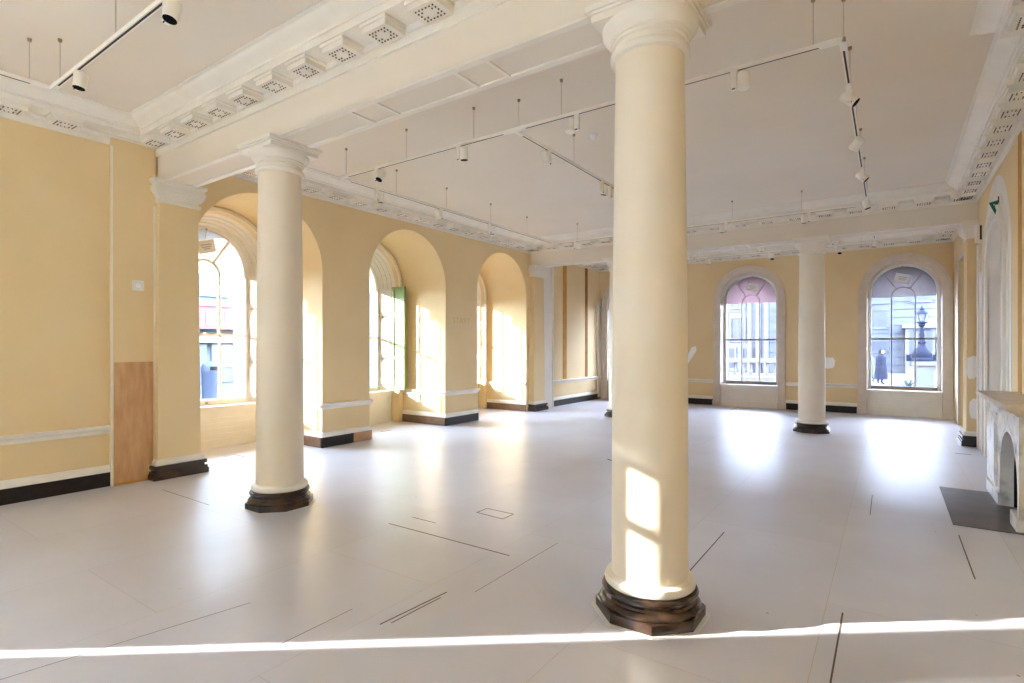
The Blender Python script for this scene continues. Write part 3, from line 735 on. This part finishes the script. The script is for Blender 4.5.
obj('firebox', mb, M_soot, t)
t = tag(obj('hearth_slab', MB().box(.47, XF+.19, 6.27, 7.88, -.004, .006), M_slate), 'dark slate hearth slab set in the floor before the fireplace', 'hearth')
# the slab runs between the jambs: trim to the opening inside the surround

# ------------------------------------------------------------------ lighting tracks
ZT = 3.83
def track(label, segs, rods, corners, loc=(0,0,0)):
    t = thing('lighting_track', label, 'track light rail', loc)
    for (xa, ya), (xb, yb) in segs:
        mb = MB(); w = .018
        if abs(xa-xb) < 1e-6: mb.box(xa-w, xa+w, min(ya,yb), max(ya,yb), ZT-.012, ZT+.018)
        else: mb.box(min(xa,xb), max(xa,xb), ya-w, ya+w, ZT-.012, ZT+.018)
        r = obj('rail', mb, M_lamp, t)
        mb = MB(); w = .007
        if abs(xa-xb) < 1e-6: mb.box(xa-w, xa+w, min(ya,yb)+.15, max(ya,yb)-.15, ZT-.0135, ZT-.010)
        else: mb.box(min(xa,xb)+.15, max(xa,xb)-.15, ya-w, ya+w, ZT-.0135, ZT-.010)
        obj('slot', mb, M_dark, r)
    for (x, y), dirs in corners:
        mb = MB()
        for dx, dy in dirs:
            if dx: mb.box(min(x,x+dx*.14), max(x,x+dx*.14), y-.022, y+.022, ZT-.016, ZT+.020)
            else: mb.box(x-.022, x+.022, min(y,y+dy*.14), max(y,y+dy*.14), ZT-.016, ZT+.020)
        obj('coupler', mb, M_sash, t)
    for x, y in rods:
        mb = MB(); mb.tube([(x,y,ZT+.015),(x,y,ZC)], .0035, 6); h = obj('hanger', mb, M_wire, t)
        mb = MB(); mb.lathe([(.012,-.028),(.016,-.01),(.016,.0)], (x,y,ZC+.001), 10); obj('hook', mb, M_hook, h)
    return t
XA, XM, XZ = -5.95, -3.17, -.28; YA, YZ = 4.62, 10.2
track('long looped lighting track hung from the middle bay ceiling',
      [((XA,YA),(XZ,YA)), ((XA,YZ),(XZ,YZ)), ((XA,YA),(XA,YZ)), ((XM,YA),(XM,YZ)), ((XZ,YA),(XZ,YZ))],
      [(-5.85,YA),(-4.74,YA),(-3.71,YA),(-3.20,YA+.12),(-2.62,YA),(-1.55,YA),(-.467,YA),(XZ,YA+.12)] + [(XA,y) for y in (5.6,6.7,7.9,9.1)] + [(XZ,y) for y in (5.55,6.7,7.7,8.9,9.9)] + [(XM,y) for y in (5.9,7.3,8.7,10.0)] + [(x,YZ) for x in (-5.4,-4.3,-2.3,-1.2)],
      [((XA,YA),((1,0),(0,1))), ((XM,YA),((1,0),(-1,0),(0,1))), ((XZ,YA),((-1,0),(0,1))), ((XA,YZ),((1,0),(0,-1))), ((XZ,YZ),((-1,0),(0,-1)))])
track('short lighting track in the near bay by the wall cornice', [((XA,1.6),(-1.6,1.6)), ((XA,1.6),(XA,-2.2))], [(-6.0+.04,1.45),(-5.76,1.6),(-4.6,1.6),(-3.5,1.6),(XA,.4)], [((XA,1.6),((1,0),(0,-1)))])
YQ, YR = 12.75, 14.0
track('lighting track loop in the far bay', [((XA,YQ),(-.25,YQ)), ((XA,YR),(-.25,YR)), ((-.25,YQ),(-.25,YR))], [(x,y) for y in (YQ,YR) for x in (-5.2,-4.0,-2.8,-1.6,-.5)], [((-.25,YQ),((-1,0),(0,1))), ((-.25,YR),((-1,0),(0,-1)))])

def make_spot():
    t = thing('spotlight', 'x', 'spotlight', (0,0,0))
    mb = MB(); mb.box(-.020,.020,-.020,.020,-.150,-.010); mb.box(-.026,.026,-.016,.016,-.018,.0); b = obj('driver_box', mb, M_lamp, t)
    mb = MB(); mb.box(-.012,.012,-.021,-.016,-.152,-.142); obj('clip', mb, M_dark, b)
    return t
def housing(parent, pan, tilt, side):
    """cylinder on a pivot beside the driver box; tilt 0 = straight down"""
    R = Matrix.Rotation(pan, 3, 'Z') @ Matrix.Rotation(tilt, 3, 'X')
    c = Vector((side*.072, 0, -.095))
    mb = MB(); mb.lathe([(.030,.066),(.043,.062),(.046,.05),(.046,-.062),(.042,-.066),(.040,-.058)], c, 24, rot=R, caps=True); h = obj('housing', mb, M_lamp, parent, smooth=35)
    mb = MB(); mb.lathe([(.0415,-.0675),(.0415,-.060)], c, 24, rot=R); obj('lens', mb, M_lens, h)
    mb = MB(); mb.tube([(side*.015,0,-.095), (side*.045,0,-.095)], .010, 8); obj('pivot', mb, M_lamp, parent)
spots = [  # x, y, pan, tilt(deg), side, rotz, label
 (-5.257,YA, 0,-30, 1,0,'spotlight at the left end of the long track, above the first recess'),
 (-3.92,YA, 0,4, 1,0,'spotlight pointing down left of the track junction, dark lens showing'),
 (-2.449,YA, 0,168,-1,0,'spotlight turned upwards just left of the nearest column top'),
 (-1.028,YA, 10,172, 1,0,'upturned spotlight on the track right of the nearest column'),
 (XM,5.306, 0,160,-1,PI/2,'first spotlight along the middle track'),
 (XM,6.691, 0,10, 1,PI/2,'spotlight on the middle track nearest the column edge, first of two'),
 (XM,6.95, 0,170, 1,PI/2,'spotlight on the middle track nearest the column edge, second of two'),
 (XZ,5.40, 0,-46, 1,PI/2,'large spotlight with dark lens nearest the corner of the right track'),
 (XZ,6.80, -50,62,-1,PI/2,'second spotlight along the right track, lens turned away'),
 (XZ,8.00, 0,-44, 1,PI/2,'third spotlight along the right track, lens turned right'),
 (XZ,9.60, 0,-14, 1,PI/2,'last spotlight at the far end of the right track'),
 (XA,5.229, 0,8, 1,PI/2,'first spotlight below the left cornice'),
 (XA,6.565, 0,165,-1,PI/2,'second spotlight below the left cornice'),
 (XA,7.878, 0,5, 1,PI/2,'third spotlight below the left cornice'),
 (-5.455,YZ, 0,20, 1,0,'spotlight on the far beam track near its left end'),
 (-2.405,YZ, 0,5,-1,0,'spotlight on the far beam track right of the nearest column'),
 (-1.092,YZ, 0,4,-1,0,'spotlight on the far beam track above the far column'),
 (-3.784,YQ, 0,6, 1,0,'leftmost spotlight on the inner far bay track'),
 (-2.342,YQ, 0,5, 1,0,'spotlight on the inner far bay track over the pink window'),
 (-.936,YQ, 0,172, 1,0,'spotlight on the inner far bay track beside the far column'),
 (-3.781,YR, 0,5, 1,0,'leftmost spotlight on the outer far bay track'),
 (-2.331,YR, 0,-20, 1,0,'spotlight on the outer far bay track over the pink window'),
 (-.97,YR, 0,-25, 1,0,'spotlight on the outer far bay track beside the far column'),
 (-.25,13.4, 0,10, 1,PI/2,'spotlight at the right end of the far bay track'),
 (-5.368,1.6, 0,-8, 1,0,'spotlight in the near bay close to the wall cornice'),
 (-3.795,1.6, 10,-14, 1,0,'spotlight in the near bay farther along the short track'),
]
for x, y, pan, tilt, side, rz, lab in spots:
    t = make_spot(); t.location = (x, y, ZT-.013); t.rotation_euler = (0,0,rz); t['label'] = lab; t['group'] = 'white track spotlights'
    housing(t, math.radians(pan), math.radians(tilt), side)

# ------------------------------------------------------------------ outside
GZ = -.45
PCOL = (2.33, 5.26, 8.23)
mb = MB(); mb.box(-90, 60, -60, 110, GZ-.3, GZ)
tag(obj('ground', mb, M_street), 'pale paved street outside the windows', 'street', kind='structure')
b_rear = None
# portico columns outside the left windows: unseen, added to break the sun patch edges
def shading(y):
    t = thing('shading_column', 'stone portico column added unseen outside the left wall', 'column', (-14.0, y-2.53, GZ), 'portico columns', kind='structure')
    mb = MB(); mb.lathe([(.42,.0),(.42,.3),(.36,.36),(.34,4.6),(.33,4.7)], n=32); obj('shaft', mb, M_ash, t, smooth=30)
    mb = MB(); mb.lathe([(.34,4.68),(.39,4.72),(.40,4.85)], n=32); mb.box(-.42,.42,-.42,.42,4.85,5.05); obj('capital', mb, M_ash, t, smooth=30)
for y in PCOL if 'PCOL' in globals() else (): shading(y)

def facade(label, loc, rz, W, H, rows, band_step, windows, cat='building'):
    """front in local XZ facing -Y; windows: (x, z, w, h)"""
    t = thing('building', label, cat, loc, rz=rz)
    mb = MB(); mb.box(-W/2, W/2, 0, 6, 0, H); obj('wall', mb, M_ash, t)
    mb = MB(); z = band_step
    while z < min(H, 12):
        mb.box(-W/2, W/2, -.02, .01, z-.03, z+.03); z += band_step
    obj('stone_courses', mb, M_ashd, t)
    for x, z, w, h in windows:
        mb = MB()
        for a0, a1, c0, c1 in ((x-w/2-.12,x-w/2,z-.1,z+h+.12),(x+w/2,x+w/2+.12,z-.1,z+h+.12),(x-w/2,x+w/2,z+h,z+h+.12),(x-w/2-.2,x+w/2+.2,z-.16,z)): mb.box(a0, a1, -.10, .02, c0, c1)
        f = obj('window', mb, M_ash, t)
        mb = MB(); mb.box(x-w/2, x+w/2, -.03, .0, z, z+h); obj('pane', mb, M_pane, f)
        mb = MB(); mb.box(x-.03, x+.03, -.05, -.02, z, z+h); mb.box(x-w/2, x+w/2, -.05, -.02, z+h*.5-.03, z+h*.5+.03); obj('glazing_bar', mb, M_ash, f)
    return t
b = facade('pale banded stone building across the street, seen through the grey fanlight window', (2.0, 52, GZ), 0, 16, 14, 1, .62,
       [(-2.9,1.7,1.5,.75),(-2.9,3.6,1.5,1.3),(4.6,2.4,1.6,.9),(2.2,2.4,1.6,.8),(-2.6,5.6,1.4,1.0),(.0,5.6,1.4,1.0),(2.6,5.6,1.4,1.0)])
mb = MB(); mb.box(-1.0, 1.25, -1.2, .1, 0, 3.5); mb.box(-1.2, 1.45, -1.4, .1, 3.45, 3.75)
pp = obj('porch', mb, M_ash, b)
for x in (-.75,-.25,.25): mb = MB(); mb.box(x, x+.36, -1.24, -1.19, .6, 3.3); obj('pane', mb, M_pane, pp)
mb = MB(); mb.box(.8, 1.2, -1.24, -1.19, .4, 3.35); obj('recess', mb, M_pane, pp)

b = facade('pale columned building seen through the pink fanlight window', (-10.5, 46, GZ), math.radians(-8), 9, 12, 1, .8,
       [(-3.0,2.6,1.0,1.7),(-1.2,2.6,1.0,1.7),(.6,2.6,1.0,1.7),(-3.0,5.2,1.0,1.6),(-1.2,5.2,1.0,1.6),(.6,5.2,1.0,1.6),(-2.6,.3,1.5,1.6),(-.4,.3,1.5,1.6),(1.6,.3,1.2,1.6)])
for x in (1.7, 2.3, 2.9):
    mb = MB(); mb.lathe([(.20,0),(.18,.1),(.16,5.6),(.22,5.8)], (x,-.5,0), 16); obj('pillar', mb, M_ash, b)
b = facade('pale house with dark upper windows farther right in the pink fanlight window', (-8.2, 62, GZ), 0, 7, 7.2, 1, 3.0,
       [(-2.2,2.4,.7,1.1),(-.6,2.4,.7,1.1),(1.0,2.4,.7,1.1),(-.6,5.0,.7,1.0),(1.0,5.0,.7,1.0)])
t = thing('balustrade', 'stone balustrade sloping across the pink fanlight window', 'balustrade', (-7.0, 33, GZ), rz=math.radians(16))
mb = MB(); mb.box(-5,5,-.2,.2,1.15,1.38); obj('coping', mb, M_ped, t)
mb = MB(); mb.box(-5,5,-.25,.25,0,.32); mb.box(-5,-1.0,-.12,.12,.3,1.16); obj('base_wall', mb, M_ped, t)
bal0 = None
for k in range(14):
    if bal0 is None:
        mb = MB(); mb.lathe([(.07,.30),(.07,.38),(.05,.42),(.10,.60),(.10,.68),(.05,.95),(.08,1.05),(.08,1.16)], n=10); bal0 = obj('baluster', mb, M_ped, t, smooth=40); q = bal0
    else:
        q = bal0.copy(); C.objects.link(q)
    q.location = (-.7+.42*k, 0, 0)
# street lamp on its pedestal
t = thing('pedestal', 'square stone pedestal under the ornate street lamp', 'pedestal', (1.17, 28, GZ))
mb = MB(); mb.box(-.34,.34,-.34,.34,.0,1.30); mb.box(-.40,.40,-.40,.40,1.28,1.45); mb.box(-.42,.42,-.42,.42,0,.2); obj('block', mb, M_ped, t)
mb = MB(); mb.box(-.24,.24,-.352,-.338,.3,1.15); obj('inset_panel', mb, M_ash, t)
t = thing('street_lamp', 'ornate dark iron street lamp standing on a stone pedestal', 'street lamp', (1.10, 28, GZ+1.45))
mb = MB(); mb.lathe([(.40,0),(.40,.08),(.33,.16),(.35,.30),(.24,.48),(.16,.58),(.11,.70),(.15,.78),(.12,.86)], n=20); mb.box(-.52,-.36,-.1,.1,0,.28); mb.box(.36,.52,-.1,.1,0,.28); obj('base', mb, M_lampiron, t, smooth=40)
mb = MB(); mb.lathe([(.10,.84),(.085,1.0),(.11,1.08),(.075,1.2),(.065,1.42),(.13,1.48),(.10,1.54),(.20,1.60),(.06,1.66)], n=16); mb.box(-.30,.30,-.02,.02,1.26,1.31); obj('post', mb, M_lampiron, t, smooth=40)
mb = MB(); mb.lathe([(.10,1.64),(.19,1.92),(.19,1.95)], n=8); obj('lantern', mb, M_ash, t)
mb = MB(); mb.lathe([(.22,1.94),(.18,2.02),(.07,2.10),(.08,2.15),(.03,2.22),(.01,2.30)], n=12)
for k in range(4): a = PI/4+k*PI/2; mb.tube([(.105*math.cos(a),.105*math.sin(a),1.64),(.195*math.cos(a),.195*math.sin(a),1.95)], .012, 6)
obj('lantern_cap', mb, M_lampiron, t, smooth=40)
mb = MB(); mb.tube([(.48,.05,.2),(.48,.05,.95)], .04, 8); mb.lathe([(.07,.9),(.02,1.05)], (.48,.05,0), 8); obj('finial', mb, M_lampiron, t)

def person(label, loc, rz, s=1.0, coat=M_coat):
    t = thing('person', label, 'person', loc, rz=rz)
    prof = [((0,.0,.0),.0)]
    me = bpy.data.meshes.new('body'); bm = bmesh.new()
    V = {}
    def v(n, x, y, z): V[n] = bm.verts.new((x*s, y*s, z*s)); return V[n]
    J = dict(pel=(0,0,.95), wai=(0,.0,1.12), che=(0,.01,1.34), nec=(0,.0,1.48), hea=(0,-.02,1.60), top=(0,-.02,1.70),
             hl=(-.09,0,.90), kl=(-.10,-.10,.50), al=(-.10,-.06,.08), tl=(-.10,-.20,.04), hr=(.09,0,.90), kr=(.10,.04,.50), ar=(.10,.20,.10), tr=(.10,.10,.03),
             sl=(-.18,0,1.40), el=(-.23,.06,1.13), wl=(-.22,-.04,.90), fl=(-.22,-.07,.80), sr=(.18,0,1.40), er=(.23,.05,1.13), wr=(.22,-.06,.90), fr=(.22,-.09,.80))
    R = dict(pel=.14, wai=.13, che=.16, nec=.065, hea=.10, top=.075, hl=.10, kl=.065, al=.05, tl=.035, hr=.10, kr=.065, ar=.05, tr=.035, sl=.075, el=.055, wl=.042, fl=.035, sr=.075, er=.055, wr=.042, fr=.035)
    for k, p in J.items(): v(k, *p)
    for a, b_ in ('pel wai','wai che','che nec','nec hea','hea top','pel hl','hl kl','kl al','al tl','pel hr','hr kr','kr ar','ar tr','che sl','sl el','el wl','wl fl','che sr','sr er','er wr','wr fr') if False else [x.split() for x in ('pel wai','wai che','che nec','nec hea','hea top','pel hl','hl kl','kl al','al tl','pel hr','hr kr','kr ar','ar tr','che sl','sl el','el wl','wl fl','che sr','sr er','er wr','wr fr')]:
        bm.edges.new((V[a], V[b_]))
    bm.verts.index_update(); names = list(J.keys()); bm.to_mesh(me); bm.free()
    o = bpy.data.objects.new('body', me); C.objects.link(o); o.parent = t; me.materials.append(coat)
    sk = o.modifiers.new('skin', 'SKIN'); sd = me.skin_vertices[0].data
    for i, k in enumerate(names): sd[i].radius = (R[k]*s, R[k]*s); sd[i].use_root = (k == 'pel')
    ss = o.modifiers.new('sub', 'SUBSURF'); ss.levels = 1; ss.render_levels = 1
    mb = MB(); mb.lathe([(.29*s,.24*s),(.27*s,.7*s),(.21*s,1.08*s),(.235*s,1.32*s),(.17*s,1.45*s),(.08*s,1.50*s)], n=16); obj('coat', mb, coat, t, smooth=40)
    mb = MB(); mb.lathe([(.03*s,1.52*s),(.085*s,1.56*s),(.10*s,1.62*s),(.085*s,1.69*s),(.03*s,1.73*s)], (0,-.035*s,0), 14); obj('face', mb, M_skin, t, smooth=40)
    mb = MB(); mb.lathe([(.10*s,1.58*s),(.112*s,1.64*s),(.10*s,1.71*s),(.04*s,1.765*s)], (0,.005*s,0), 14); obj('hair', mb, M_hair, t, smooth=40)
    return t
person('person in a long dark coat walking past the grey fanlight window', (-.37, 36, GZ), math.radians(70), 1.08)
person('person in blue grey clothes farthest left in the grey fanlight window', (-1.15, 40, GZ), math.radians(-60), 1.0, M_bluebin)
person('person in a dark jacket at the left edge of the grey fanlight window', (-.95, 38.5, GZ), math.radians(-80), .98, M_bluebin)
t = thing('planter', 'dark leafy plant in a tub beside the lamp pedestal', 'plant', (.60, 26.5, GZ))
mb = MB(); mb.lathe([(.14,0),(.18,.32),(.2,.36)], n=14); obj('tub', mb, M_lampiron, t)
mb = MB(); r = random.Random(4)
for k in range(60):
    a, e = r.random()*2*PI, .3+r.random()*1.1; L = .3+.25*r.random(); d = Vector((math.cos(a)*math.cos(e), math.sin(a)*math.cos(e), math.sin(e)))
    sd = d.orthogonal().normalized()*.03; p = Vector((0,0,.36)); mb.face([p, p+d*L*.5+sd, p+d*L, p+d*L*.5-sd])
obj('foliage', mb, M_leaf, t)
t = thing('kerb_planter', 'low grey stone edging below the grey fanlight window', 'edging', (-.2, 24, GZ))
mb = MB(); mb.box(-.9,.75,-.3,.3,0,.38); obj('stone', mb, M_bluebin, t)
mb = MB(); mb.box(-.95,.80,-.34,.34,.36,.44); obj('coping', mb, M_ped, t)
# shop across the street seen through the first left window
t = thing('building', 'shop building with red fascia seen through the first left window', 'building', (-24, 15.5, GZ), rz=PI/2)
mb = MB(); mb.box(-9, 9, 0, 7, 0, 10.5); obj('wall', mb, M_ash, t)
mb = MB(); mb.box(-9,9,-.5,.0,2.80,3.75); obj('fascia', mb, M_red, t)
mb = MB(); mb.box(-9,9,-.55,.0,2.22,2.55); obj('sign_band', mb, M_ivory, t)
mb = MB(); mb.box(-9,9,-.6,.0,3.75,3.95); mb.box(-9,9,-.2,0,1.15,1.3); obj('ledge', mb, M_ash, t)
for x in (-3.55,-1.9):
    mb = MB(); mb.box(x-.6,x+.6,-.08,.02,4.2,5.6); f = obj('window', mb, M_ash, t)
    for k in (-.3,.3): mb = MB(); mb.box(x+k-.24,x+k+.24,-.1,-.05,4.3,5.5); obj('pane', mb, M_pane, f)
for x, w in ((-4.3,.9),(-3.1,1.1),(-1.6,1.2)):
    mb = MB(); mb.box(x-w/2,x+w/2,-.06,.02,.5,2.15); f = obj('shop_window', mb, M_pane, t)
for x in (-3.8,-3.0):
    mb = MB(); mb.box(x-.3,x+.3,-.53,-.49,2.95,3.55); obj('poster', mb, M_ash, t)
t = thing('litter_bin', 'dark blue street bin below the red fascia', 'bin', (-22.3, 11.0, GZ))
mb = MB(); mb.lathe([(.30,0),(.33,1.0),(.36,1.1),(.30,1.35),(.12,1.45)], n=18); obj('body', mb, M_bluebin, t, smooth=40)
mb = MB(); mb.box(.30,.36,-.16,.16,1.12,1.26); obj('opening', mb, M_lens, t)

t = thing('building', 'unseen stone block added behind the room to stop the rear sun', 'building', (-12, -25, GZ), rz=PI)  # unseen block, added to keep direct sun off the rear openings
t['kind'] = 'structure'
mb = MB(); mb.box(-34, 22.5, 0, 5, 0, 13.2); obj('wall', mb, M_ash, t)
